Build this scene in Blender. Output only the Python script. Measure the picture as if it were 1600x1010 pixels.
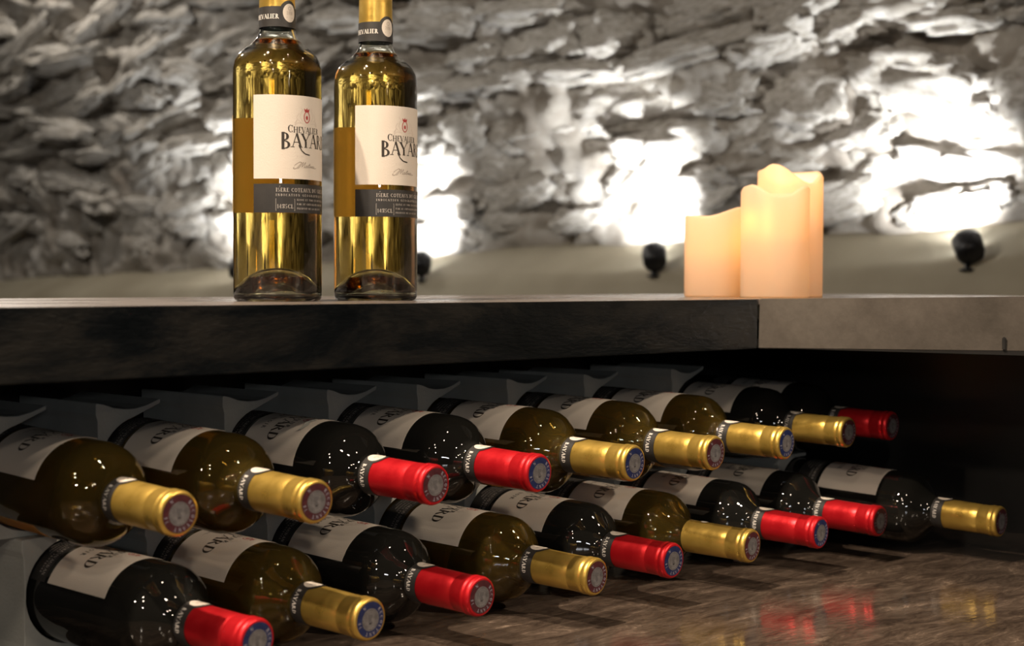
import bpy, bmesh, math, random
from mathutils import Vector, Matrix, noise
random.seed(7)
PI = math.pi
C = bpy.context.scene.collection
S = bpy.context.scene
for o in list(bpy.data.objects): bpy.data.objects.remove(o)

# ------------------------------------------------------------------ camera, world, lights, exposure
CAM = (-1.203167, -.906555, .017843); YAW, PITCH, ROLL, FPX = .75968, .02855, .00249, 2301.5
def cam_axes():
    cy, sy, cp, sp = math.cos(YAW), math.sin(YAW), math.cos(PITCH), math.sin(PITCH)
    f = Vector((sy*cp, cy*cp, -sp)); r = Vector((cy, -sy, 0)); u = r.cross(f)
    cr, sr = math.cos(ROLL), math.sin(ROLL)
    return r*cr+u*sr, -r*sr+u*cr, f
R_, U_, F_ = cam_axes()
cd = bpy.data.cameras.new('camera'); cam = bpy.data.objects.new('camera', cd); C.objects.link(cam)
cam.matrix_world = Matrix(((R_.x, U_.x, -F_.x, CAM[0]), (R_.y, U_.y, -F_.y, CAM[1]), (R_.z, U_.z, -F_.z, CAM[2]), (0, 0, 0, 1)))
cd.sensor_width = 36; cd.lens = FPX/1600*36; cd.clip_start = .02; cd.clip_end = 60
cd.dof.use_dof = True; cd.dof.focus_distance = 1.27; cd.dof.aperture_fstop = 7.4
S.camera = cam
w = bpy.data.worlds.new('world'); S.world = w; w.use_nodes = True
w.node_tree.nodes['Background'].inputs[0].default_value = (.9, .85, .8, 1)
w.node_tree.nodes['Background'].inputs[1].default_value = .02
S.view_settings.view_transform = 'Standard'; S.view_settings.look = 'None'
S.view_settings.gamma = 1; S.view_settings.exposure = 0; S.view_settings.use_curve_mapping = False
cy_ = S.cycles
cy_.use_denoising = True; cy_.max_bounces = 20; cy_.transmission_bounces = 16; cy_.transparent_max_bounces = 12
cy_.glossy_bounces = 6; cy_.diffuse_bounces = 4; cy_.sample_clamp_indirect = 6; cy_.caustics_refractive = True; cy_.caustics_reflective = False


def point_light(name, loc, watt, col, rad, spot=None, aim=None, blend=.5):
    l = bpy.data.lights.new(name, 'SPOT' if spot else 'POINT'); l.energy = watt; l.color = col; l.shadow_soft_size = rad
    o = bpy.data.objects.new(name, l); C.objects.link(o); o.location = loc
    if spot:
        l.spot_size = math.radians(spot); l.spot_blend = blend
        o.rotation_euler = (Vector(aim)-Vector(loc)).to_track_quat('-Z', 'Y').to_euler()
    return o
WARM = (1, .80, .60); COOL = (.98, .99, 1.0)
# ceiling spotlights of the cellar (main positions found from the shadows and highlights), plus an added fill
for loc, watt, col, rad in (((-1.15, .0, 1.62), 170, WARM, .025), ((-1.55, -.06, 1.60), 130, WARM, .025), ((.30, -1.95, 1.36), 125, WARM, .04), ((.9, -1.1, 1.60), 9, WARM, .05),
        ((-2.3, -1.2, 1.60), 18, WARM, .06), ((-2.6, -1.7, 1.5), 22, WARM, .06), ((-1.0, -1.7, 1.6), 18, WARM, .05), ((-3.2, -.3, 1.4), 48, WARM, .06),
        ((-.7, -3.6, .9), 6, WARM, .05), ((-2.9, -2.2, .95), 27, (1, .86, .72), .05), ((-.35, -.9, 1.7), 9, WARM, .05), ((-.9, 2.4, 1.55), 100, (1, .92, .82), .06), ((1.15, 4.4, 1.68), 34, (1, .92, .82), .06)):  # the low left-front lamp is an added fill for labels and racks
    bar = loc[1] < 1
    point_light('ceiling_spot_and_fill', loc, watt, col, rad, 62 if bar else None, (-.3, -.15, -.15), .5)
al = bpy.data.lights.new('window_light', 'AREA'); al.shape = 'RECTANGLE'; al.size = .5; al.size_y = .12; al.energy = 6; al.color = (.95, .97, 1)
ao = bpy.data.objects.new('window_light', al); C.objects.link(ao); ao.location = (-2.2, -3.3, .35)
ao.rotation_euler = (Vector((-.4, 0, -.15))-ao.location).to_track_quat('-Z', 'Y').to_euler()

# ------------------------------------------------------------------ helpers
def new_mesh(name, verts, faces, smooth=True):
    me = bpy.data.meshes.new(name); me.from_pydata([tuple(v) for v in verts], [], faces); me.update()
    if smooth: me.polygons.foreach_set('use_smooth', [True]*len(me.polygons))
    return me
def link(name, me, mat, parent=None, loc=None):
    o = bpy.data.objects.new(name, me); C.objects.link(o)
    if mat is not None and me is not None and len(me.materials) == 0: me.materials.append(mat)
    if parent: o.parent = parent
    if loc: o.location = loc
    return o
def empty(name, loc=(0, 0, 0), rz=0):
    o = bpy.data.objects.new(name, None); C.objects.link(o); o.location = loc; o.rotation_euler = (0, 0, rz)
    o.empty_display_size = .02
    return o
def tag(o, label=None, cat=None, group=None, kind=None):
    if label: o['label'] = label
    if cat: o['category'] = cat
    if group: o['group'] = group
    if kind: o['kind'] = kind
    return o
def copy_tree(o, parent=None):
    c = o.copy(); C.objects.link(c)
    if parent: c.parent = parent
    for ch in list(o.children): copy_tree(ch, c)
    return c
MM = .001
def lathe(prof, seg=72, cap=False):
    v = []; f = []; n = len(prof); ring = []
    for (r, z) in prof:
        if r < 1e-6: ring.append([len(v)]); v.append((0, 0, z*MM))
        else:
            ring.append(list(range(len(v), len(v)+seg)))
            for k in range(seg):
                a = 2*PI*k/seg; v.append((r*MM*math.cos(a), r*MM*math.sin(a), z*MM))
    for i in range(n-1):
        A, B = ring[i], ring[i+1]
        for k in range(seg):
            k2 = (k+1) % seg
            if len(A) == 1 and len(B) == 1: continue
            if len(A) == 1: f.append((A[0], B[k2], B[k]))
            elif len(B) == 1: f.append((A[k], A[k2], B[0]))
            else: f.append((A[k], A[k2], B[k2], B[k]))
    return v, f
def box(name, lo, hi, mat, parent=None, bevel=.0):
    bm = bmesh.new(); bmesh.ops.create_cube(bm, size=1)
    for q in bm.verts: q.co = Vector([lo[i]+(q.co[i]+.5)*(hi[i]-lo[i]) for i in range(3)])
    if bevel: bmesh.ops.bevel(bm, geom=bm.edges[:], offset=bevel, segments=2, affect='EDGES')
    me = bpy.data.meshes.new(name); bm.to_mesh(me); bm.free()
    return link(name, me, mat, parent)
def prism(name, poly, z0, z1, mat, parent=None, bevel=0):
    bm = bmesh.new()
    b = [bm.verts.new((x, y, z0)) for x, y in poly]; t = [bm.verts.new((x, y, z1)) for x, y in poly]
    bm.faces.new(b[::-1]); bm.faces.new(t); n = len(poly)
    for i in range(n): bm.faces.new((b[i], b[(i+1) % n], t[(i+1) % n], t[i]))
    bmesh.ops.recalc_face_normals(bm, faces=bm.faces)
    if bevel: bmesh.ops.bevel(bm, geom=bm.edges[:], offset=bevel, segments=2, affect='EDGES')
    me = bpy.data.meshes.new(name); bm.to_mesh(me); bm.free()
    return link(name, me, mat, parent)

# ------------------------------------------------------------------ materials
def mat(name, base=(.5, .5, .5), rough=.5, metal=0, **kw):
    m = bpy.data.materials.new(name); m.use_nodes = True; b = m.node_tree.nodes['Principled BSDF']
    b.inputs['Base Color'].default_value = (*base, 1); b.inputs['Roughness'].default_value = rough; b.inputs['Metallic'].default_value = metal
    for k, val in kw.items(): b.inputs[k.replace('_', ' ')].default_value = val
    return m
def nt(m): return m.node_tree, m.node_tree.nodes, m.node_tree.links, m.node_tree.nodes['Principled BSDF']
def noisy(m, scale, stops, detail=6, rough_rng=None, bump=0, bscale=None, stretch=(1, 1, 1), rough=.5, distortion=0, rotz=0):
    """noise driven colour, roughness and bump in object space"""
    t, N, L, b = nt(m)
    tc = N.new('ShaderNodeTexCoord'); mp = N.new('ShaderNodeMapping'); L.new(tc.outputs['Object'], mp.inputs[0]); mp.inputs['Scale'].default_value = stretch
    mp.inputs['Rotation'].default_value = (0, 0, rotz)
    n = N.new('ShaderNodeTexNoise'); n.inputs['Scale'].default_value = scale; n.inputs['Detail'].default_value = detail; n.inputs['Roughness'].default_value = rough; n.inputs['Distortion'].default_value = distortion
    L.new(mp.outputs[0], n.inputs['Vector'])
    cr = N.new('ShaderNodeValToRGB'); e = cr.color_ramp.elements
    while len(e) < len(stops): e.new(.5)
    for i, (p, c) in enumerate(stops): e[i].position = p; e[i].color = (*c, 1)
    L.new(n.outputs[0], cr.inputs[0]); L.new(cr.outputs[0], b.inputs['Base Color'])
    if rough_rng:
        mr = N.new('ShaderNodeMapRange'); mr.inputs[1].default_value = .3; mr.inputs[2].default_value = .7; mr.inputs[3].default_value, mr.inputs[4].default_value = rough_rng
        L.new(n.outputs[0], mr.inputs[0]); L.new(mr.outputs[0], b.inputs['Roughness'])
    if bump:
        n2 = N.new('ShaderNodeTexNoise'); n2.inputs['Scale'].default_value = bscale or scale*4; n2.inputs['Detail'].default_value = 5
        L.new(mp.outputs[0], n2.inputs['Vector'])
        bp = N.new('ShaderNodeBump'); bp.inputs['Strength'].default_value = bump; bp.inputs['Distance'].default_value = .001
        L.new(n2.outputs[0], bp.inputs['Height']); L.new(bp.outputs[0], b.inputs['Normal'])
    return m

M = {}
M['glass'] = mat('clear_glass', (.97, .98, .93), 0.0, IOR=1.5, Transmission_Weight=1)
def liquid(name, col, dens):
    m = mat(name, (1, 1, 1), 0, IOR=1.34, Transmission_Weight=1); t, N, L, b = nt(m)
    va = N.new('ShaderNodeVolumeAbsorption'); va.inputs[0].default_value = (*col, 1); va.inputs[1].default_value = dens
    L.new(va.outputs[0], N['Material Output'].inputs['Volume']); return m
M['wine_white'] = liquid('white_wine', (.975, .775, .06), 30)
M['glass_wine_glow'] = mat('olive_wine_glow_glass', (.60, .43, .10), .0, IOR=1.5, Transmission_Weight=.962)  # olive tint and diffuse share stand in for light glowing through the wine
M['glass_dark'] = mat('dark_bottle_glass', (.010, .010, .009), .0, IOR=1.52, Specular_IOR_Level=.6)
M['paper'] = mat('label_paper', (.78, .72, .66), .55)
M['paper'] = noisy(M['paper'], 30, [(.3, (.66, .60, .525)), (.7, (.70, .64, .57))], bump=.15, bscale=900)
M['paper_back'] = mat('back_label_paper', (.80, .62, .42), .6)
t, N, L, b = nt(M['paper_back']); b.inputs['Base Color'].default_value = (.92, .58, .26, 1)
tr = N.new('ShaderNodeBsdfTranslucent'); tr.inputs[0].default_value = (1, .86, .55, 1); mx = N.new('ShaderNodeMixShader'); mx.inputs[0].default_value = .75
L.new(b.outputs[0], mx.inputs[1]); L.new(tr.outputs[0], mx.inputs[2]); L.new(mx.outputs[0], N['Material Output'].inputs[0])
M['paper_black'] = noisy(mat('black_label_paper', (.03, .03, .03), .5), 60, [(.3, (.022, .021, .021)), (.7, (.036, .034, .033))])
M['ink'] = mat('label_ink', (.035, .028, .022), .5)
M['ink_soft'] = mat('label_ink_grey', (.30, .25, .21), .6)
M['ink_faint'] = mat('label_ink_faint', (.58, .50, .45), .6)
M['ink_red'] = mat('label_ink_red', (.42, .05, .05), .5)
M['ink_pink'] = mat('label_ink_pink', (.65, .33, .28), .5)
M['ink_light'] = mat('label_print_light', (.50, .46, .42), .5)
M['ink_white'] = mat('label_print_white', (.75, .72, .68), .5)
M['gold'] = noisy(mat('gold_foil', (.7, .5, .15), .36, .75), 55, [(.3, (.60, .395, .080)), (.7, (.74, .51, .125))], rough_rng=(.26, .40), bump=.25, bscale=160)
M['gold_bright'] = M['gold']
M['red'] = noisy(mat('red_foil', (.6, .02, .03), .36, .55), 55, [(.3, (.58, .010, .018)), (.7, (.70, .018, .026))], rough_rng=(.28, .42), bump=.25, bscale=160)
M['seal_maroon'] = noisy(mat('seal_maroon', (.12, .02, .03), .45), 220, [(.35, (.055, .010, .016)), (.65, (.09, .020, .026))])
M['seal_blue'] = noisy(mat('seal_blue', (.02, .03, .12), .45), 220, [(.35, (.009, .016, .075)), (.65, (.018, .030, .11))])
M['seal_grey'] = noisy(mat('seal_grey', (.3, .3, .3), .45, .3), 260, [(.35, (.16, .155, .16)), (.65, (.27, .26, .265))])
M['seal_dark'] = mat('seal_engraving', (.13, .125, .13), .5)
M['seal_print'] = mat('seal_print', (.30, .28, .33), .5)
M['rack'] = noisy(mat('rack_plaster', (.4, .4, .38), .8), 22, [(.3, (.40, .415, .385)), (.7, (.51, .52, .485))], bump=.4, bscale=420)
M['steel'] = noisy(mat('dark_waxed_steel', (.03, .03, .032), .3, .0, Specular_IOR_Level=.75), 6, [(.32, (.002, .0032, .0042)), (.48, (.005, .0066, .0080)), (.62, (.017, .0165, .015)), (.75, (.010, .009, .009))], detail=9, rough=.68, rough_rng=(.10, .30), bump=.35, bscale=120, distortion=.5, stretch=(1, 1, 3.2))
M['steel_top'] = noisy(mat('steel_top_wall_sheen', (.2, .18, .16), .3, 0, Specular_IOR_Level=.7), 8, [(.3, (.085, .070, .062)), (.7, (.15, .13, .118))], detail=8, rough_rng=(.2, .4))  # paler colour carries the grazing reflection of the bright wall
M['steel_room_lit'] = noisy(mat('waxed_steel_room_lit', (.12, .11, .10), .2, .35, Specular_IOR_Level=.7), 7, [(.3, (.075, .068, .058)), (.5, (.135, .12, .105)), (.7, (.21, .19, .165))], detail=9, rough=.68, rough_rng=(.05, .16), bump=.25, bscale=150)  # same steel with the reflected room light put into a brighter base
M['panel'] = noisy(mat('black_panel', (.01, .01, .01), .4), 7, [(.4, (.006, .006, .006)), (.68, (.012, .011, .010)), (.78, (.030, .027, .025))], detail=7, rough_rng=(.35, .6))
M['shelf'] = noisy(mat('worn_brown_shelf', (.08, .06, .05), .2, .0, Specular_IOR_Level=.7), 15, [(.34, (.012, .009, .008)), (.46, (.055, .040, .031)), (.55, (.10, .075, .058)), (.61, (.18, .135, .105)), (.67, (.42, .33, .26))], detail=15, rough=.86, rough_rng=(.05, .17), bump=.15, bscale=60, stretch=(1, 3.2, 1), rotz=.25, distortion=.6)
M['black_metal'] = mat('black_metal', (.02, .02, .022), .4, .3)
M['cork'] = mat('cork', (.35, .22, .12), .8)

def emis(name, col, s):
    m = bpy.data.materials.new(name); m.use_nodes = True; N = m.node_tree.nodes; N.remove(N['Principled BSDF'])
    e = N.new('ShaderNodeEmission'); e.inputs[0].default_value = (*col, 1); e.inputs[1].default_value = s
    m.node_tree.links.new(e.outputs[0], N['Material Output'].inputs[0]); return m
M['lamp_glow'] = emis('lamp_lens_glow', (.95, .98, 1), 40)
M['flame'] = emis('candle_flame_glow', (1, .62, .2), 30)

def wax():
    m = bpy.data.materials.new('candle_wax'); m.use_nodes = True; t = m.node_tree; N = t.nodes; L = t.links; b = N['Principled BSDF']
    b.inputs['Base Color'].default_value = (.80, .66, .53, 1); b.inputs['Roughness'].default_value = .45
    tr = N.new('ShaderNodeBsdfTranslucent'); tr.inputs[0].default_value = (1, .80, .52, 1)
    mx = N.new('ShaderNodeMixShader'); mx.inputs[0].default_value = .5
    L.new(b.outputs[0], mx.inputs[1]); L.new(tr.outputs[0], mx.inputs[2]); L.new(mx.outputs[0], N['Material Output'].inputs[0]); return m
M['wax'] = wax()
M['stone'] = noisy(mat('limewashed_stone', (.5, .5, .48), .85), 5, [(.30, (.17, .145, .115)), (.45, (.40, .37, .325)), (.7, (.62, .60, .57))], detail=8, rough=.65, bump=1.0, bscale=30)
M['mortar'] = noisy(mat('rubble_mortar', (.4, .37, .33), .9), 5, [(.3, (.17, .14, .11)), (.5, (.34, .31, .27)), (.7, (.55, .53, .50))], detail=8, rough=.65, bump=1.0, bscale=25)
M['plaster'] = noisy(mat('beige_plaster', (.45, .40, .32), .8), 2, [(.3, (.25, .215, .15)), (.7, (.40, .36, .27))], detail=4)
M['room'] = noisy(mat('cellar_room_stone', (.2, .18, .16), .9), 2, [(.3, (.030, .025, .021)), (.7, (.055, .047, .040))])

# ------------------------------------------------------------------ serif lettering as geometry
T, t_ = .155, .055
def _l(x0, y0, x1, y1, w0): return ('l', x0, y0, x1, y1, w0)
def _a(cx, cy, rx, ry, a0, a1, w0, w1=None): return ('a', cx, cy, rx, ry, a0, a1, w0, w1 if w1 is not None else w0)
def sf(x, y, w0=.30): return _l(x-w0/2, y, x+w0/2, y, .045)
G = {
 'A': (.80, [_l(.08, .0, .40, 1, t_), _l(.40, 1, .74, 0, T), _l(.2, .36, .58, .36, t_), sf(.08, .02), sf(.72, .02)]),
 'B': (.70, [_l(.18, 0, .18, 1, T), _a(.26, .75, .28, .235, -90, 90, T, t_), _a(.26, .27, .36, .25, -90, 90, T, t_), _l(.1, .98, .28, .98, t_), _l(.1, .51, .28, .51, t_), _l(.1, .02, .28, .02, t_)]),
 'C': (.78, [_a(.44, .5, .36, .48, 45, 315, T, t_), _l(.70, .72, .70, .98, t_), _l(.70, .05, .70, .25, t_)]),
 'D': (.82, [_l(.18, 0, .18, 1, T), _a(.28, .5, .44, .48, -90, 90, T, t_), _l(.08, .98, .3, .98, t_), _l(.08, .02, .3, .02, t_)]),
 'E': (.64, [_l(.18, 0, .18, 1, T), _l(.06, .98, .56, .98, t_), _l(.18, .5, .46, .5, t_), _l(.06, .02, .58, .02, t_), _l(.56, .78, .56, 1, t_), _l(.58, 0, .58, .24, t_)]),
 'G': (.84, [_a(.46, .5, .38, .48, 45, 300, T, t_), _l(.70, .72, .70, .98, t_), _l(.70, .05, .70, .42, T*.9), sf(.7, .42)]),
 'H': (.86, [_l(.18, 0, .18, 1, T), _l(.68, 0, .68, 1, T), _l(.18, .5, .68, .5, t_), sf(.18, .98), sf(.18, .02), sf(.68, .98), sf(.68, .02)]),
 'I': (.38, [_l(.19, 0, .19, 1, T), sf(.19, .98), sf(.19, .02)]),
 'L': (.62, [_l(.18, 0, .18, 1, T), sf(.18, .98), _l(.06, .02, .56, .02, t_), _l(.56, 0, .56, .26, t_)]),
 'N': (.86, [_l(.16, 0, .16, 1, t_), _l(.16, .98, .70, .02, T), _l(.70, 0, .70, 1, t_), sf(.16, .02), sf(.70, .98), sf(.12, .98, .2)]),
 'O': (.86, [_a(.43, .5, .36, .48, 0, 360, T*.75)]),
 'P': (.66, [_l(.18, 0, .18, 1, T), _a(.26, .73, .32, .25, -90, 90, T, t_), _l(.1, .98, .28, .98, t_), sf(.18, .02)]),
 'Q': (.86, [_a(.43, .5, .36, .48, 0, 360, T*.75), _l(.45, .1, .8, -.15, T*.7)]),
 'R': (.76, [_l(.18, 0, .18, 1, T), _a(.26, .75, .30, .235, -90, 90, T, t_), _l(.34, .5, .68, .0, T*.9), _l(.1, .98, .28, .98, t_), _l(.1, .52, .3, .52, t_), sf(.18, .02), sf(.70, .02, .16)]),
 'S': (.62, [_a(.31, .74, .22, .24, 30, 270, t_*1.6), _a(.31, .26, .24, .24, -150, 90, t_*1.9)]),
 'T': (.72, [_l(.36, 0, .36, 1, T), _l(.04, .98, .68, .98, t_), _l(.04, .78, .04, 1, t_), _l(.68, .78, .68, 1, t_), sf(.36, .02)]),
 'U': (.84, [_l(.17, .3, .17, 1, T), _a(.42, .32, .25, .31, 180, 360, t_*1.5), _l(.67, .3, .67, 1, t_), sf(.17, .98), sf(.67, .98)]),
 'V': (.78, [_l(.08, 1, .40, 0, T), _l(.40, 0, .72, 1, t_), sf(.08, .98), sf(.72, .98, .24)]),
 'X': (.76, [_l(.08, 1, .68, 0, T), _l(.08, 0, .68, 1, t_), sf(.1, .98), sf(.1, .02), sf(.66, .98), sf(.66, .02)]),
 'Y': (.78, [_l(.06, 1, .39, .46, T), _l(.39, .46, .72, 1, t_), _l(.39, 0, .39, .46, T), sf(.08, .98), sf(.72, .98, .24), sf(.39, .02)]),
 '0': (.6, [_a(.3, .5, .22, .46, 0, 360, T*.6)]),
 '1': (.4, [_l(.2, 0, .2, 1, T*.8), _l(.06, .8, .2, .98, t_), sf(.2, .02)]),
 '2': (.6, [_a(.3, .7, .2, .26, -30, 180, T*.6), _l(.46, .58, .1, .05, t_*1.4), _l(.08, .04, .54, .04, T*.6)]),
 '4': (.6, [_l(.42, 0, .42, 1, T*.8), _l(.42, 1, .06, .3, t_), _l(.04, .28, .58, .28, t_)]),
 '5': (.6, [_a(.27, .3, .24, .28, -140, 110, T*.6), _l(.14, .55, .16, .98, t_), _l(.14, .96, .5, .96, T*.6)]),
 '7': (.6, [_l(.06, .95, .54, .95, T*.6), _l(.54, .95, .24, 0, T*.6)]),
 '8': (.6, [_a(.3, .75, .18, .22, 0, 360, t_*1.6), _a(.3, .27, .23, .26, 0, 360, t_*1.8)]),
 '3': (.6, [_a(.28, .74, .2, .24, -90, 150, t_*1.7), _a(.28, .27, .23, .26, -150, 90, t_*1.9)]),
 '%': (.8, [_l(.1, 0, .7, 1, t_), _a(.2, .78, .13, .17, 0, 360, t_), _a(.6, .22, .13, .17, 0, 360, t_)]),
 '.': (.3, [_l(.1, .05, .22, .05, .12)]), '-': (.4, [_l(.06, .45, .34, .45, .09)]), ' ': (.38, []),
}
def stroke_polys(s):
    out = []
    if s[0] == 'l':
        _, x0, y0, x1, y1, w0 = s; d = Vector((x1-x0, y1-y0)); n = Vector((-d.y, d.x)).normalized()*w0/2
        out.append([(x0+n.x, y0+n.y), (x0-n.x, y0-n.y), (x1-n.x, y1-n.y), (x1+n.x, y1+n.y)])
    else:
        _, cx, cy, rx, ry, a0, a1, w0, w1 = s; k = max(4, int(abs(a1-a0)/24)); full = abs(a1-a0) >= 360
        pr = None
        for i in range(k+1):
            u = i/k; a = math.radians(a0+(a1-a0)*u); ww = w0 if full else w1+(w0-w1)*math.sin(PI*u)
            p = ((cx+(rx+0)*math.cos(a), cy+ry*math.sin(a)), (cx+(rx-ww)*math.cos(a), cy+(ry-min(ww, .07 if not full else ww))*math.sin(a)))
            if pr: out.append([pr[0], pr[1], p[1], p[0]])
            pr = p
    return out
def text_width(s, size, track=.06, small=None):
    x = 0
    for i, ch in enumerate(s): x += (G[ch][0]+track)*(size if (small is None or i == 0 or s[i-1] == ' ') else size*small)
    return x
def text_polys(s, size, x=0, y=0, align='c', track=.06, small=None, bold=1.0, slant=0):
    if align == 'c': x -= text_width(s, size, track, small)/2
    if align == 'r': x -= text_width(s, size, track, small)
    out = []
    for i, ch in enumerate(s):
        k = size if (small is None or i == 0 or s[i-1] == ' ') else size*small
        for st in G[ch][1]:
            st = list(st)
            if st[0] == 'l': st[5] *= bold
            else: st[7] *= bold; st[8] *= bold
            for P in stroke_polys(st): out.append([(x+(px+slant*py)*k, y+py*k) for px, py in P])
        x += (G[ch][0]+track)*k
    return out
def polyline(pts, w0, x=0, y=0, s=1, slant=0):
    out = []
    for (a, b) in zip(pts[:-1], pts[1:]):
        out += stroke_polys(_l(a[0], a[1], b[0], b[1], w0))
    return [[(x+(px+slant*py)*s, y+py*s) for px, py in P] for P in out]
def ellipse(cx, cy, rx, ry, n=28): return [(cx+rx*math.cos(2*PI*i/n), cy+ry*math.sin(2*PI*i/n)) for i in range(n)]
def cellipse(cx, cy, rx, ry, n=14):
    out = []
    for i in range(n):
        a0, a1 = PI*i/n, PI*(i+1)/n; xa, xb = cx-rx*math.cos(a0), cx-rx*math.cos(a1); ya, yb = ry*math.sin(a0), ry*math.sin(a1)
        out.append([(xa, cy-ya), (xb, cy-yb), (xb, cy+yb), (xa, cy+ya)] if i not in (0, n-1) else ([(xa, cy), (xb, cy-yb), (xb, cy+yb)] if i == 0 else [(xa, cy-ya), (xb, cy), (xa, cy+ya)]))
    return out
def ring(cx, cy, rx, ry, w0): return stroke_polys(('a', cx, cy, rx, ry, 0, 360, w0, w0))
def polys_mesh(name, polys, fn, smooth=False):
    v = []; f = []
    for P in polys:
        b = len(v); v += [fn(x, y) for x, y in P]; f.append(tuple(range(b, b+len(P))))
    bm = bmesh.new(); me = bpy.data.meshes.new(name); me.from_pydata(v, [], f); bm.from_mesh(me)
    bmesh.ops.recalc_face_normals(bm, faces=bm.faces); bm.to_mesh(me); bm.free(); return me
def cyl(R, z0=0):   # label space (mm) -> cylinder round the bottle, facing local -Y
    return lambda x, y: (R*MM*math.sin(x/R), -R*MM*math.cos(x/R), (y+z0)*MM)
def patch(name, R, x0, x1, z0, z1, n=40, thick=.12, tilt=None):
    """a curved paper patch with thickness"""
    v = []; f = []
    for i in range(n+1):
        x = x0+(x1-x0)*i/n
        for (rr, z) in ((R, z0), (R+thick, z0), (R+thick, z1), (R, z1)):
            v.append((rr*MM*math.sin(x/R), -rr*MM*math.cos(x/R), z*MM))
    for i in range(n):
        a = i*4; b = a+4
        for k in range(4): f.append((a+k, b+k, b+(k+1) % 4, a+(k+1) % 4))
    f.append((0, 1, 2, 3)); e = n*4; f.append((e+3, e+2, e+1, e))
    bm = bmesh.new(); me = bpy.data.meshes.new(name); me.from_pydata(v, [], f); bm.from_mesh(me); bmesh.ops.recalc_face_normals(bm, faces=bm.faces); bm.to_mesh(me); bm.free()
    return me

# ------------------------------------------------------------------ bottles
SCRIPT = [  # a loose handwritten word, strokes in units of letter height
 [(-.9, .1), (-1.0, -.1), (-.8, -.22), (-.45, -.1), (-.1, .35), (.25, .85), (-.2, .95), (-.7, .6), (-.95, .3)],
 [(-.25, -.15), (0, .1), (.55, .95), (.45, .1), (.95, .95), (.9, .05), (1.05, .08)],
 [(1.45, .4), (1.2, .35), (1.12, .1), (1.3, .02), (1.5, .4), (1.5, .05), (1.65, .08), (1.95, .8), (1.85, .05), (2.0, .05)],
 [(1.65, .5), (2.15, .55)], [(2.0, .1), (2.2, .4), (2.2, .05), (2.4, .35), (2.45, .05), (2.6, .3), (2.7, .38), (2.62, .05), (2.8, .1)],
 [(2.8, .1), (2.98, .35), (2.85, .35), (2.85, .05), (3.05, .08), (3.2, .3), (3.1, .05), (3.35, .02), (3.8, .1)],
]
def glass_profile(H):
    k = H-303
    sh = [(37.5, 192), (37.2, 198), (36.0, 204), (33.4, 209), (29.6, 213), (25, 216.6), (21, 220), (17.7, 223.5), (15.7, 227.5), (15.0, 232), (14.6, 240)]
    sh = [(r, z+5) if H > 301 else (r, z) for r, z in sh]
    return [(0, 24), (6, 23.6), (12, 21.5), (18, 17), (24, 9.5), (28, 3.4), (31, .6), (33.5, 0), (35.8, .8), (37.2, 3.2), (37.5, 7)] + sh + [(14, H-10), (14, H-2), (12.5, H-1.2), (9.5, H-1.2)]
def inner_profile(H, d=2.6):
    k = H-300+(1.5 if H > 301 else 0)
    return [(0, 28.5), (7, 28), (13, 25.8), (19.5, 21), (26, 13), (30, 7), (32.5, 5), (34.2, 6.6), (34.9, 10), (34.9, 192+k), (34.5, 198+k), (33.3, 203.4+k), (30.8, 207.6+k), (27.2, 211+k), (22.7, 214.4+k), (18.7, 217.8+k), (15.6, 222+k), (13.4, 228+k), (12.2, 235+k), (11.4, 242+k), (9.5, H-1.2)]
def wine_profile(H, top):
    p = [(r+ .25 if r > 0 else 0, z-.25) for r, z in inner_profile(H) if z < top]
    return p + [(p[-1][0]-.6, top), (0, top)]
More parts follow.
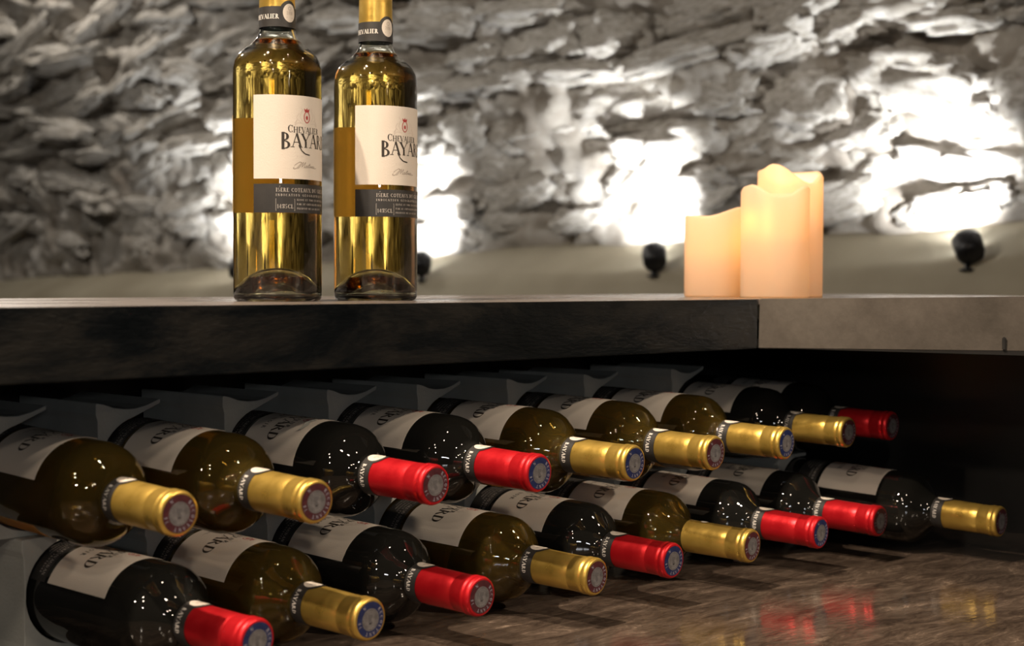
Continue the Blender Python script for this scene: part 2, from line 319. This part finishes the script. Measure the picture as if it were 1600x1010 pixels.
def build_bottle(name, kind, foil, seal, H=300, ztop=172, half=47, band=True, standing=False):
    root = empty(name); k = H-300
    gp = glass_profile(H)
    if kind == 'white':
        outer, fo = lathe(gp, 72); inner, fi = lathe(inner_profile(H), 72)
        n = len(outer); f = [tuple(reversed(q)) for q in fi]
        f = fo + [tuple(i+n for i in q) for q in f]
        me = new_mesh('bottle_glass', outer+inner, f)
        link('glass_body', me, M['glass'] if standing else M['glass_wine_glow'], root)
        top = 221+k if standing else 232+k
        v, f = lathe(wine_profile(H, top), 72); link('wine', new_mesh('wine', v, f), M['wine_white'], root)
    else:
        v, f = lathe(gp[:-1]+[(0, H-1.2)], 72); link('glass_body', new_mesh('dark_bottle_glass', v, f), M['glass_dark'], root)
    # capsule
    z0 = H-(59 if not standing else 51)-9
    cp = [(15.3, z0), (15.2, z0+4), (14.9, H-30), (14.75, H-22), (14.45, H-21.2), (14.45, H-20.4), (14.8, H-19.6), (14.9, H-12), (15.3, H-10.4), (15.6, H-9.2), (15.55, H-7.2), (15.0, H-6.2), (15.1, H-5.2), (15.6, H-4.4), (15.6, H-2.4), (15.0, H-.7), (14.0, H-.05), (12.8, H+.1), (0, H+.1)]
    v, f = lathe(cp, 64); link('capsule', new_mesh('capsule', v, f), M[foil], root)
    # seal on the capsule end: x to the right, y towards local... seen from above the cap
    def disc(R, z): return lambda x, y: (x*MM, y*MM, z*MM)
    sl = link('seal', polys_mesh('seal', [ellipse(0, 0, 12.9, 12.9, 48)], disc(0, H+.25)), M['seal_'+seal], root)
    em = link('seal_disc', polys_mesh('seal_disc', [ellipse(0, 0, 8.1, 8.1, 40)], disc(0, H+.40)), M['seal_grey'], sl)
    en = ring(0, 0, 7.6, 7.6, .35)+ring(0, 0, 5.2, 5.2, .25)+[ellipse(.3, 1.3, 1.5, 1.9, 14), [(-2.2, -3.6), (2.6, -3.8), (1.7, -.9), (.2, -.3), (-1.4, -.9)], [(-1.6, 1.2), (-.6, 3.6), (1.7, 3.3), (1.0, 2.4), (-.6, 2.3)]]
    for q in range(20):
        a = 2*PI*q/20; en.append([(6.0*math.cos(a), 6.0*math.sin(a)), (6.9*math.cos(a-.07), 6.9*math.sin(a-.07)), (6.9*math.cos(a+.07), 6.9*math.sin(a+.07))])
    link('seal_engraving', polys_mesh('seal_engraving', en, disc(0, H+.52)), M['seal_dark'], sl)
    def arc(a_mid, R):
        return lambda x, y: ((R+y)*MM*math.sin(a_mid+x/R), (R+y)*MM*math.cos(a_mid+x/R), (H+.42)*MM)
    pl = []
    me_v = []
    bmn = bmesh.new()
    for word, am in (('RECOLTANT', -.9), ('38', 1.35), ('N', 2.6)):
        m_ = polys_mesh('tmp', text_polys(word, 2.7, bold=1.5, track=.35), arc(am, 9.3)); bmn.from_mesh(m_); bpy.data.meshes.remove(m_)
    me = bpy.data.meshes.new('seal_lettering'); bmn.to_mesh(me); bmn.free(); link('seal_lettering', me, M['seal_print'], sl)
    # neck band with its round medal
    if band:
        b0 = H-(68 if standing else 72); b1 = H-51 if standing else H-58
        R = 15.45
        bd = link('neck_band', patch('neck_band', R, -PI*R*.999, PI*R*.999, b0, b1, 60), M['paper_black'], root)
        mh = (b0+b1)/2+3.5
        tab = polys_mesh('medal_tab', cellipse(0, mh, 9.2, 10.4), cyl(R+.2)); link('medal_tab', tab, M['paper_black'], bd)
        link('medal', polys_mesh('medal', cellipse(.3, mh, 6.6, 7.8), cyl(R+.34)), M['paper'], bd)
        lt = text_polys('CHEVALIER', 3.9, -9.5, (b0+b1)/2-2, 'r', bold=1.2)+text_polys('BAYARD', 3.9, 10.5, (b0+b1)/2-2, 'l', bold=1.2)
        link('band_lettering', polys_mesh('band_lettering', lt, cyl(R+.36)), M['ink_white'], bd)
        link('medal_lettering', polys_mesh('medal_lettering', text_polys('2018', 2.8, .3, mh-1.4, bold=.8)+ring(.3, mh+3.8, 1.6, 1.6, .3)+polyline([(-3, mh-4), (3.5, mh-4)], .3), cyl(R+.48)), M['ink_soft'], bd)
    else:
        link('round_sticker', polys_mesh('round_sticker', cellipse(0, H-52, 3.2, 3.6, 8), cyl(15.5)), M['paper'], root)
    # main label
    Rl = 37.62; h = 69.6; za = ztop-h
    lb = tag(link('label', patch('label', Rl, -half, half, za, ztop, 48), M['paper'], root), 'off-white paper label printed Chevalier Bayard')
    fn = cyl(Rl+.2, za)
    big = text_polys('B', 14.2, -24.6, 21.5+3, 'l', bold=1.1)
    x = -24.6+text_width('B', 14.2)
    y0 = 24.5
    big += text_polys('AYARD', 11.6, x-1.0, y0+2.0, 'l', track=-.02, bold=1.1)
    big += polyline([(x+5.6, y0+4), (x+8.5, y0-.8), (x+12, y0-3.2), (x+17, y0-4)], 1.1)
    if kind == 'red':
        big += text_polys('PINOT NOIR', 4.4, 0, 12.5, bold=1.1, track=.25)
    link('label_name', polys_mesh('label_name', big, fn), M['ink'], lb)
    link('label_title', polys_mesh('label_title', text_polys('CHEVALIER', 6.4, -1.5, 38.6, small=.78, track=.03, bold=1.1), fn), M['ink'], lb)
    crest = ring(0, 52, 3.4, 5.0, .8)+[ellipse(0, 51.5, 1.2, 1.8, 12), [(-2.4, 56.5), (-2.9, 59.4), (-1, 58), (0, 60), (1, 58), (2.9, 59.4), (2.4, 56.5)]]
    link('label_crest', polys_mesh('label_crest', crest, fn), M['ink_red'], lb)
    fl = []
    for s in (-1, 1):
        fl += polyline([(s*4.6, 48), (s*7, 52), (s*6, 56), (s*4.4, 58), (s*6.4, 59.5)], .35)
        fl += polyline([(s*4, 46.5), (s*9, 47), (s*12, 44.5), (s*9.5, 50), (s*12.5, 46)], .3)
        fl += polyline([(s*6, 47), (s*10.5, 51), (s*8, 55)], .3)
        fl += polyline([(s*12, 44), (s*15, 42), (s*14.6, 38)], .3)
    fl += polyline([(-10, 19), (0, 17.5), (10, 19)], .3)
    link('label_flourish', polys_mesh('label_flourish', fl, fn), M['ink_faint'], lb)
    if kind == 'white':
        sc = []
        for st in SCRIPT: sc += polyline(st, .09, -8, 9.5, 5.2, .35)
        link('label_script', polys_mesh('label_script', sc, fn), M['ink_soft'], lb)
    # lower black label
    zl1 = za-4.2; zl0 = zl1-24
    bl = tag(link('lower_label', patch('lower_label', Rl, -half, half, zl0, zl1, 48), M['paper_black'], root), 'narrow black paper label with small pale print')
    fn = cyl(Rl+.2, zl0)
    tx = text_polys('ISERE COTEAUX DU GRESIVAUDAN', 3.2, -28, 17.4, 'l', bold=1.1, track=.1)
    tx += polyline([(-25.1, 21.6), (-24.3, 22.3)], .35)
    tx += text_polys('INDICATION GEOGRAPHIQUE PROTEGEE', 1.9, -28, 13.8, 'l', bold=1.3, track=.45)
    for q in range(3): tx += text_polys(('MIS EN BOUTEILLE PAR LE CHEVALIER', 'BAYARD PONTCHARRA ISERE FRANCE', 'PRODUIT DE FRANCE CONTIENT DES SULFITES')[q].replace('M', 'N').replace('F', 'E'), 1.5, -10, 10.2-3.6*q, 'l', bold=1.4, track=.3) if False else text_polys(('ELEVE ET NIS EN BOUTEILLE', 'PAR LE CHEVALIER BAYARD', 'PRODUIT DE LA REGION')[q].replace('NIS', 'TIRE'), 1.5, -10, 10.2-3.6*q, 'l', bold=1.4, track=.3)
    tx += ring(-20, 6.4, 8, 5.2, .0001)[:0]
    tx += polyline([(-28, 11.5), (-12, 11.5), (-12, 1.8), (-28, 1.8), (-28, 11.5)], .25)
    tx += text_polys('14%', 3.4, -27, 3.6, 'l')+text_polys('75CL', 3.4, -13, 3.6, 'r')
    link('lower_lettering', polys_mesh('lower_lettering', tx, fn), M['ink_light'], bl)
    # back label
    if kind == 'white':
        bk = patch('back_label', Rl, -34, 34, za-26 if standing else za-22, ztop-14, 40)
        o = link('back_label', bk, M['paper_back'], root); o.rotation_euler = (0, 0, PI)
        if standing: o.rotation_euler = (0, 0, PI+.0)
    return root

def lying_matrix(X, Y, Z, yaw, tilt, phi, H):
    a = Vector((math.sin(yaw)*math.cos(tilt), math.cos(yaw)*math.cos(tilt), math.sin(tilt)))
    un = Vector((math.cos(yaw), -math.sin(yaw), 0)).cross(a)
    side = a.cross(un)                          # = -X side reference
    c, s = math.cos(math.radians(phi)), math.sin(math.radians(phi))
    Ld = un*c + Vector((-1, 0, 0))*s; Ld = (Ld-a*Ld.dot(a)).normalized()
    Zl = -a; Yl = -Ld; Xl = Yl.cross(Zl)
    o = Vector((X, Y, Z))*MM + a*H*MM
    return Matrix(((Xl.x, Yl.x, Zl.x, o.x), (Xl.y, Yl.y, Zl.y, o.y), (Xl.z, Yl.z, Zl.z, o.z), (0, 0, 0, 1)))

# standing pair on the worktop
b1 = build_bottle('wine_bottle', 'white', 'gold', 'maroon', standing=True)
b1.location = (-.479, .1475, .0); b1.rotation_euler = (0, 0, .10)
tag(b1, 'left upright bottle of golden white wine standing on the worktop', 'wine bottle', 'upright wine bottles on the worktop')
b2 = copy_tree(b1); b2.location = (-.3725, .1476, .0); b2.rotation_euler = (0, 0, .085)
tag(b2, 'right upright bottle of golden white wine on the worktop, nearer the candles', 'wine bottle', 'upright wine bottles on the worktop')

HL = 303
ROWS = [  # row, kind, foil, seal, X, Y, Z, yaw, tilt, phi, label
 ('u', 'white', 'gold', 'maroon', -698.5, -58.7, -135.5, -.058, .030, 2, 'gold-capped bottle at the left end of the upper row, cut off by the picture edge'),
 ('u', 'white', 'gold', 'maroon', -601.3, -76.4, -135.5, -.058, .030, 4, 'gold-capped white wine bottle with maroon seal, second from the left in the upper row'),
 ('u', 'red', 'red', 'maroon', -486.2, -68.6, -135.5, -.070, .023, 12, 'dark bottle with red capsule and maroon seal, third from left in the upper row'),
 ('u', 'red', 'red', 'blue', -380.9, -73.0, -135.5, -.066, .027, 4, 'dark bottle with red capsule and blue seal, fourth from left in the upper row'),
 ('u', 'white', 'gold', 'blue', -276.5, -81.3, -135.5, -.080, .024, 2, 'gold-capped bottle with blue seal beside the blue-sealed red cap in the upper row'),
 ('u', 'white', 'gold', 'maroon', -168.2, -81.0, -135.5, -.049, .024, 0, 'gold-capped bottle with maroon seal in the upper row, between two gold caps with blue seals'),
 ('u', 'white', 'gold', 'blue', -55.5, -76.6, -135.5, -.079, .026, 0, 'gold-capped bottle with blue seal, third from the right in the upper row'),
 ('u', 'red', 'gold', 'maroon', 75.1, -58.7, -135.5, -.039, .024, 0, 'gold-capped bottle with maroon seal, last gold cap in the upper row at the right'),
 ('u', 'red', 'red', 'maroon', 166.2, -52.7, -135.5, -.072, .026, 0, 'shaded dark bottle with red capsule at the far right of the upper row'),
 ('l', 'red', 'red', 'blue', -652.5, -80.4, -223.5, -.125, .026, -4, 'red-capped dark bottle with blue seal, nearest of the lower row at bottom left'),
 ('l', 'white', 'gold', 'blue', -558.4, -82.0, -223.5, -.085, .027, 0, 'gold-capped bottle with blue seal, second from the left in the lower row'),
 ('l', 'red', 'red', 'maroon', -449.6, -80.2, -223.5, -.064, .023, -2, 'dark bottle with red capsule and maroon seal, third from the left in the lower row'),
 ('l', 'white', 'gold', 'maroon', -329.7, -88.0, -223.5, -.095, .025, 0, 'gold-capped bottle with maroon seal, fourth from the left in the lower row'),
 ('l', 'red', 'red', 'blue', -230.4, -85.5, -223.5, -.052, .024, 0, 'dark bottle with red capsule and blue seal, fifth from the left in the lower row'),
 ('l', 'white', 'gold', 'maroon', -123.2, -88.4, -223.5, -.100, .025, 0, 'gold-capped lower-row bottle with a round foil sticker and no neck band'),
 ('l', 'red', 'red', 'blue', -17.4, -89.8, -223.5, -.078, .027, -4, 'red-capped bottle with blue seal right of the round-stickered gold cap, lower row'),
 ('l', 'red', 'red', 'maroon', 84.7, -90.5, -223.5, -.053, .026, -4, 'dark bottle with red capsule, second from the far right of the lower row'),
 ('l', 'red', 'gold', 'maroon', 172.0, -175.3, -223.5, -.069, .033, -4, 'gold-capped bottle at the far right of the lower row, pulled out furthest'),
]
protos = {}
for i, (row, kind, foil, seal, X, Y, Z, yaw, tilt, phi, lab) in enumerate(ROWS):
    band = i != 14
    key = (kind, foil, seal, band)
    if key not in protos:
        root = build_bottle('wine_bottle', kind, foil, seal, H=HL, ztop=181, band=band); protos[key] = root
    else: root = copy_tree(protos[key])
    root.matrix_world = lying_matrix(X, Y, Z, yaw, tilt, phi, HL)
    tag(root, lab, 'wine bottle', 'wine bottles lying in the %s rack row' % ('upper' if row == 'u' else 'lower'))

fk = link('torn_flake', polys_mesh('torn_flake', [[(-6, 30), (-2, 34), (4, 33), (9, 36), (11, 31), (5, 28), (-1, 29)], [(9, 36), (15, 34), (17, 30), (11, 31)]], cyl(38.6, 181-42)), M['rack'])
fk.parent = [o for o in C.objects if o.get('label', '').startswith('dark bottle with red capsule and maroon seal, third from left in the upper')][0]
fk['label'] = 'grey torn paper flake on the label'

# ------------------------------------------------------------------ rack modules: a thin left wall with a circular cradle
def rack_mesh(name, zb, zt, zc, R=40.4, cut=False, dish=True):
    """profile in XZ (mm), x from bottle centre; extruded along Y 0..118"""
    xl = -43.5; P = []
    P.append((xl+2, zb)); P.append((44, zb)); P.append((45.5, zb+1.5)); P.append((42, zb+5))
    if cut: P.append((36, zc-22))
    a0 = -58; a1 = 82
    # from foot (right bottom) round the left side to the top
    for i in range(29):
        a = math.radians(-40-(i/28)*(360-40-82-22)) if not cut else math.radians(-40-(i/28)*130)
        P.append((R*math.cos(a), zc+R*math.sin(a)))
    if not cut:
        P.append((13, zt-3.5)); P.append((14.2, zt-2.5)); P.append((14.2, zt+.5))
        if dish:
            for (x, z) in ((9, zt-1.5), (2, zt-4), (-8, zt-6), (-18, zt-6), (-28, zt-4.5), (-36, zt-1.5)): P.append((x, z))
        P.append((xl+1, zt)); P.append((xl, zt-1))
        P.append((xl, zt-9)); P.append((xl+1.5, zt-14)); P.append((xl+2.2, zc)); P.append((xl+1.5, zb+14)); P.append((xl, zb+6))
    else: P.append((xl, zc-6)); P.append((xl, zb+6))
    n = len(P); bm = bmesh.new()
    A = [bm.verts.new((x*MM, 0, z*MM)) for x, z in P]; B = [bm.verts.new((x*MM, .118, z*MM)) for x, z in P]
    bm.faces.new(A); bm.faces.new(B[::-1])
    for i in range(n): bm.faces.new((A[i], B[i], B[(i+1) % n], A[(i+1) % n]))
    bmesh.ops.recalc_face_normals(bm, faces=bm.faces)
    me = bpy.data.meshes.new(name); bm.to_mesh(me); bm.free(); return me
zfl = -266.0
RU = rack_mesh('upper_rack_module', -173.6, -77, -129)
RL = rack_mesh('lower_rack_module', zfl, -173.8, -216.8, dish=False)
RC = rack_mesh('low_rack_cradle', -173.6, -148, -129, cut=True)
def bx(r, Yp): return r[4]+math.tan(r[7])*(Yp-r[5])
ordw = ['first', 'second', 'third', 'fourth', 'fifth', 'sixth', 'seventh', 'eighth', 'ninth']
for i, r in enumerate(ROWS):
    up = r[0] == 'u'; k = i if up else i-9
    me = (RC if i == 8 else RU) if up else RL
    Yf = 135 if up else (128 if i < 17 else 60)
    xc = bx(r, Yf)+(1.8 if i == 17 else 0)
    o = link('rack_module' if i != 8 else 'rack_cradle', me, M['rack'], None, (xc*MM, Yf*MM, 0))
    o.rotation_euler = (0, 0, -r[7])
    if len(me.materials) == 0: me.materials.append(M['rack'])
    bv = o.modifiers.new('bevel', 'BEVEL'); bv.width = .0012; bv.segments = 2; bv.limit_method = 'ANGLE'; bv.angle_limit = math.radians(40)
    tag(o, ('grey moulded rack block around the %s bottle from the left in the %s row' % (ordw[k], 'upper' if up else 'lower')) if i != 8 else 'low grey moulded cradle under the last red-capped bottle of the upper row', 'bottle rack', 'grey moulded bottle rack blocks')

# ------------------------------------------------------------------ niche cabinet and worktop
cab = empty('bar_cabinet', (0, 0, -.266)); tag(cab, 'dark open bar niche with worn brown shelf holding the lying bottles', 'cabinet')
def sub(o): o.location = -cab.location; return o
D2 = Vector((math.sin(.221), -math.cos(.221), 0))      # direction of the return towards the viewer
P0 = Vector((.272, .262, 0)); P1 = P0 + D2*.95
sh = prism('shelf_board', [(-1.9, -.64), (P1.x, -.64), (P0.x, .262), (-1.9, .262)], -.296, -.266, M['shelf'], cab); sub(sh)
sub(prism('back_panel', [(-1.9, .262), (P0.x, .262), (P0.x, .282), (-1.9, .282)], -.266, -.0505, M['panel'], cab))
nn = Vector((math.cos(.221), math.sin(.221), 0))
q0 = P0; q1 = P1; q2 = P1+nn*.02; q3 = P0+nn*.02
sub(prism('side_panel', [tuple(q[:2]) for q in (q0, q1, q2, q3)], -.266, -.0505, M['panel'], cab))
# base below the shelf (kept simple: the counter front under the shelf edge)
sub(prism('base_panel', [(-1.9, -.60), (P1.x-.03, -.60), (P1.x-.03, -.58), (-1.9, -.58)], -1.1, -.296, M['panel'], cab))
wt = empty('worktop', (0, 0, 0)); tag(wt, 'dark waxed steel bar worktop with a deep fascia, turning a corner beside the candles', 'worktop')
E1 = D2*.75
def zl(d): return .0050*d/.3
# top sheet: left run and return
SL = .0165
prism('top_sheet', [(-1.9, .003), (.62, .003), (.62, .45), (-1.9, .45)], -.006, 0, M['steel_top'], wt)
v = []
for (x, y) in ((.005, .0029), (.62, .0029), (E1.x+.45, E1.y), (E1.x+.0065, E1.y)):
    for dz in (0, -.005): v.append((x, y, max(0, -y)*SL*1.02+dz))
link('return_top_sheet', new_mesh('return_top_sheet', v, [(0, 2, 4, 6), (1, 7, 5, 3), (0, 1, 3, 2), (2, 3, 5, 4), (4, 5, 7, 6), (6, 7, 1, 0)], False), M['steel_top'], wt)
fa = prism('fascia', [(-1.9, 0), (0, 0), (0, .012), (-1.9, .012)], -.0497, -.0004, M['steel'], wt, bevel=.0008)
# return fascia leans back a little at the top
bm = bmesh.new(); lean = .05
pts = []
for (d, z) in ((0.0006, -.0497), (.75, -.0497+.75*SL), (.75, .0004+.75*SL), (0.0006, .0004)):
    off = nn*((z-d*SL+.0497)*lean); p = D2*d+off; pts.append((p.x, p.y, z))
A = [bm.verts.new(p) for p in pts]; B = [bm.verts.new((p[0]+nn.x*.012, p[1]+nn.y*.012, p[2])) for p in pts]
bm.faces.new(A); bm.faces.new(B[::-1])
for i in range(4): bm.faces.new((A[i], B[i], B[(i+1) % 4], A[(i+1) % 4]))
bmesh.ops.recalc_face_normals(bm, faces=bm.faces); bmesh.ops.bevel(bm, geom=bm.edges[:], offset=.0008, segments=2, affect='EDGES')
me = bpy.data.meshes.new('return_fascia'); bm.to_mesh(me); bm.free(); tag(link('return_fascia', me, M['steel_room_lit'], wt), 'glossy fascia of the return run, coloured paler for reflected room light')
nk = box('fascia_notch', (-.0012, -.0018, -.006), (.001, .0018, .006), M['panel'], wt, bevel=.0008); nk.location = (.0528, -.2393, -.0385); nk.rotation_euler = (0, 0, .221)
prism('soffit', [(-1.9, .012), (-.002, .012), (E1.x+.0, E1.y), (E1.x+.4, E1.y+.1), (.62, .0), (.62, .445), (-1.9, .445)], -.0490, -.0400, M['panel'], wt)
# counter body behind the niche
box('rear_fascia', (-1.9, .438, -.05), (.62, .45, -.0062), M['steel'], wt)

# ------------------------------------------------------------------ candles
def candle(name, loc, hfun, base_h, label, flame, light):
    root = empty(name, loc); n = 72; Ro, Ri = .0375, .0305
    v = []; f = []
    for k in range(n):
        a = 2*PI*k/n; h = hfun(a)
        ca, sa = math.cos(a), math.sin(a)
        v += [(.0*ca, 0, 0)]
        v += [((Ro-.001)*ca, (Ro-.001)*sa, 0), (Ro*ca, Ro*sa, .002), (Ro*ca, Ro*sa, h*.5), (Ro*ca, Ro*sa, h-.003), ((Ro-.0012)*ca, (Ro-.0012)*sa, h-.0005), ((Ro-.003)*ca, (Ro-.003)*sa, h), (Ri*ca, Ri*sa, h-.003), (Ri*ca, Ri*sa, base_h-.05), (0, 0, base_h-.055)]
    m = 10
    for k in range(n):
        k2 = (k+1) % n
        for j in range(m-1):
            a, b, c, d = k*m+j, k2*m+j, k2*m+j+1, k*m+j+1
            if j == 0: f.append((a, c, d))
            elif j == m-2: f.append((a, b, d))
            else: f.append((a, b, c, d))
    me = new_mesh('candle_wax', v, f)
    bm = bmesh.new(); bm.from_mesh(me); bmesh.ops.remove_doubles(bm, verts=bm.verts, dist=1e-6); bmesh.ops.recalc_face_normals(bm, faces=bm.faces); bm.to_mesh(me); bm.free()
    link('wax_body', me, M['wax'], root)
    v, fc = lathe([(0, 0), (1.8, 1.2), (3.0, 4), (3.0, 7), (2.0, 11), (.8, 15), (0, 18)], 20)
    fl = link('flame', new_mesh('flame', v, fc), M['flame'], root, flame)
    l = point_light('candle_light', (0, 0, 0), light, (1, .60, .22), .006); l.parent = root; l.location = (flame[0], flame[1], flame[2]+.006)
    tag(root, label, 'candle', 'flameless pillar candles on the worktop')
    return root
def wp(xpix, depth):   # place on the worktop under a pixel column at a depth
    k = (xpix-800)/FPX; p = Vector(CAM)+depth*(Vector((math.sin(YAW), math.cos(YAW), 0))+k*Vector((math.cos(YAW), -math.sin(YAW), 0))); return (p.x, p.y, 0)
vx = Vector((math.cos(YAW), -math.sin(YAW)))   # image right
def along(a, deg): return math.cos(a-(math.atan2(vx.y, vx.x)+math.radians(deg)))
# angle 0deg = image right, -90 = towards viewer, 90 = away
def smooth_pts(r, pts):
    for (a, b) in zip(pts[:-1], pts[1:]):
        if r <= b[0]:
            u = max(0, (r-a[0])/(b[0]-a[0])); u = u*u*(3-2*u); return a[1]+(b[1]-a[1])*u
    return pts[-1][1]
def rim(a, near_pts, far_h):
    r, n = along(a, 0), along(a, -90); hn = smooth_pts(r, near_pts)
    u = max(0, min(1, (n+.35)/.6)); u = u*u*(3-2*u); return far_h*(1-u)+hn*u
def h_front(a): return rim(a, [(-1, .122), (-.85, .1235), (-.15, .111), (.1, .1108), (.9, .1225), (1, .122)], .117)
def h_left(a): return rim(a, [(-1, .0935), (-.5, .092), (.8, .103), (1, .102)], .095)
def h_back(a): return rim(a, [(-1, .147), (-.72, .1525), (.5, .130), (.95, .141), (1, .141)], .147)
def off(r, n): return (vx.x*r+math.sin(YAW)*n, vx.y*r+math.cos(YAW)*n)
def fl(r, n, z): o = off(r, n); return (o[0], o[1], z)
candle('pillar_candle', wp(1210, 1.625), h_front, .11, 'medium-height glowing pillar candle at the front of the three', fl(-.021, -.014, .082), 1.15)
candle('pillar_candle', wp(1120, 1.70), h_left, .09, 'shortest glowing pillar candle, on the left of the three', fl(.022, -.012, .066), 1.1)
candle('pillar_candle', wp(1233.5, 1.712), h_back, .135, 'tallest glowing pillar candle, behind the medium one', fl(-.012, .004, .112), 1.4)

# ------------------------------------------------------------------ the cellar: rubble wall, plaster ledge, room
XW = 1.80
def wall_x(z):   # vault curve: leans towards the bar as it rises
    return XW - .16*max(0, z-.1)**2
def wall_disp(y, z):
    p = Vector((y*2.6, z*6.5, 3.1)); rl = .4+.6*min(1, max(0, (z-.32)/.3)); d = noise.fractal(p, .75, 2.1, 6)*.085*rl
    p = Vector((y*9, z*17, 1.7)); d += (.5-abs(noise.noise(p)))*.07
    return d
v = []; f = []; ny, nz = 520, 100
Y0, Y1, Z0, Z1 = -2.2, 8.2, .0, 1.85
for j in range(nz+1):
    z = Z0+(Z1-Z0)*j/nz
    for i in range(ny+1):
        y = Y0+(Y1-Y0)*i/ny; v.append((wall_x(z)+.02-wall_disp(y, z), y, z))
for j in range(nz):
    for i in range(ny):
        a = j*(ny+1)+i; f.append((a, a+1, a+ny+2, a+ny+1))
wall = link('wall_back', new_mesh('wall_back', v, f), M['mortar']); tag(wall, kind='structure')
# rubble stones of the wall
smesh = []
for s in range(12):
    bm = bmesh.new(); bmesh.ops.create_icosphere(bm, subdivisions=4, radius=1)
    for q in bm.verts:
        c = q.co.copy(); c = Vector([math.copysign(abs(t)**.72, t) for t in c])
        c *= 1+.42*noise.fractal(q.co*1.5+Vector((s*9.1, 0, 0)), .6, 2.2, 6)+.16*(.4-abs(noise.noise(q.co*4+Vector((0, s*3.3, 0)))))
        q.co = c
    me = bpy.data.meshes.new('stone'); bm.to_mesh(me); bm.free(); me.polygons.foreach_set('use_smooth', [True]*len(me.polygons)); me.materials.append(M['stone']); smesh.append(me)
cnt = 0; z = .17
while z < 1.5 and cnt < 290:
    rh = random.uniform(.075, .13); y = -.75+random.uniform(0, .2)
    ymax = 6.6
    while y < ymax and cnt < 290:
        dep = (y+1.2)/3.4+.75    # rough growth with distance
        Lg = random.uniform(.16, .34)*(.75+.28*max(0, y)); hh = rh*(random.uniform(.8, 1.2))
        vis = .018+(max(.3, (XW-CAM[0])*.69+(y-CAM[1])*.725))*.191
        if z < vis+.12:
            o = bpy.data.objects.new('stone', random.choice(smesh)); C.objects.link(o); o.parent = wall
            zz = z+random.uniform(-.02, .02)+.03*math.sin(y*1.3)
            o.location = (wall_x(zz)+.040-random.uniform(0, .05), y+Lg/2, zz)
            o.scale = (random.uniform(.045, .09)*(.5+.5*min(1, max(0, (zz-.3)/.3))), Lg*random.uniform(.42, .58), hh*random.uniform(.38, .56))
            o.rotation_euler = (random.uniform(-.28, .22), random.uniform(-.3, .3), random.uniform(-.2, .2)); cnt += 1
        y += Lg*random.uniform(.98, 1.12)
    z += rh*.96
print('stones', cnt)
# smooth plaster ledge below
v = []; f = []; ny, nz = 300, 22
def ledge(y, u):   # u 0 bottom .. 1 top
    top = .152 + .020*noise.noise(Vector((y*1.6, 0, 0))) - .027*(y-.9)
    prof = [(1.52, -1.1), (1.53, -.25), (1.56, -.05), (1.62, .06), (1.70, .11), (1.76, .14), (1.84, .155)]
    s = u*(len(prof)-1); i = min(int(s), len(prof)-2); q = s-i
    x = prof[i][0]*(1-q)+prof[i+1][0]*q; z = prof[i][1]*(1-q)+prof[i+1][1]*q
    if z > -.2: z += (top-.155)*min(1, (z+.2)/.3)
    return (x+.012*noise.noise(Vector((y*2, z*4, 5))), y, z)
for j in range(nz+1):
    for i in range(ny+1): v.append(ledge(Y0+(Y1-Y0)*i/ny, j/nz))
for j in range(nz):
    for i in range(ny):
        a = j*(ny+1)+i; f.append((a, a+1, a+ny+2, a+ny+1))
tag(link('trim_1', new_mesh('plaster_ledge', v, f), M['plaster']), kind='structure')
for nm, lo, hi in (('floor', (-4.5, -4.5, -1.2), (2.0, 8.3, -1.1)), ('ceiling', (-4.5, -4.5, 1.85), (2.0, 8.3, 1.95)), ('wall_left', (-4.6, -4.5, -1.1), (-4.5, 8.3, 1.85)), ('wall_near', (-4.5, -4.6, -1.1), (2.0, -4.5, 1.85)), ('wall_far', (-4.5, 8.2, -1.1), (2.0, 8.3, 1.85)), ('wall_right', (1.9, -4.5, -1.1), (2.0, -2.2, 1.85))):
    tag(box(nm, lo, hi, M['room']), kind='structure')
# uplights on the ledge
def uplight(y, label, dx=0, z=.105, watt=20, aim=(.17, .17, .20)):
    x = 1.615+dx; root = empty('wall_uplight', (x, y, z))
    v, fc = lathe([(0, -34), (20, -34), (27, -30), (30, -20), (31, 6), (31, 20), (29, 22), (26, 20), (25, 14), (0, 14)], 40)
    hd = link('lamp_head', new_mesh('lamp_head', v, fc), M['black_metal'], root)
    d = Vector(aim).normalized(); q = d.to_track_quat('Z', 'Y'); hd.rotation_mode = 'QUATERNION'; hd.rotation_quaternion = q
    v, fc = lathe([(0, 16), (24, 16), (24.5, 15), (0, 15)], 32); ln = link('lamp_lens', new_mesh('lamp_lens', v, fc), M['lamp_glow'], root); ln.rotation_mode = 'QUATERNION'; ln.rotation_quaternion = q
    v, fc = lathe([(0, -52), (18, -52), (19, -48), (8, -46), (6, -30), (0, -30)], 24); link('lamp_foot', new_mesh('lamp_foot', v, fc), M['black_metal'], root)
    L = point_light('uplight_beam', (0, 0, 0), watt, COOL, .02, 92, tuple(d), .9); L.parent = root
    L.location = d*.026; L.rotation_euler = d.to_track_quat('-Z', 'Y').to_euler()
    tag(root, label, 'wall light', 'small black uplights on the plaster ledge')
def ydepth(xpix, X):   # y on the plane x = X seen at a pixel column
    k = (xpix-800)/FPX; dx = math.sin(YAW)+k*math.cos(YAW); dy = math.cos(YAW)-k*math.sin(YAW); d = (X-CAM[0])/dx
    return CAM[1]+d*dy, d
for xp, yp, watt, lab in ((1512, 383, 46, 'small dark round uplight on the ledge at the right, beyond the candles'), (1022, 400, 44, 'small dark uplight on the ledge just left of the candles'), (658, 412, 42, 'small dark uplight on the ledge, just right of the upright bottles'), (372, 421, 55, 'small dark uplight hidden behind the left upright bottle')):
    yy, d = ydepth(xp, 1.615); z = CAM[2]+(505-yp)/FPX*d-math.tan(PITCH)*d
    uplight(yy, lab, 0, z, watt)
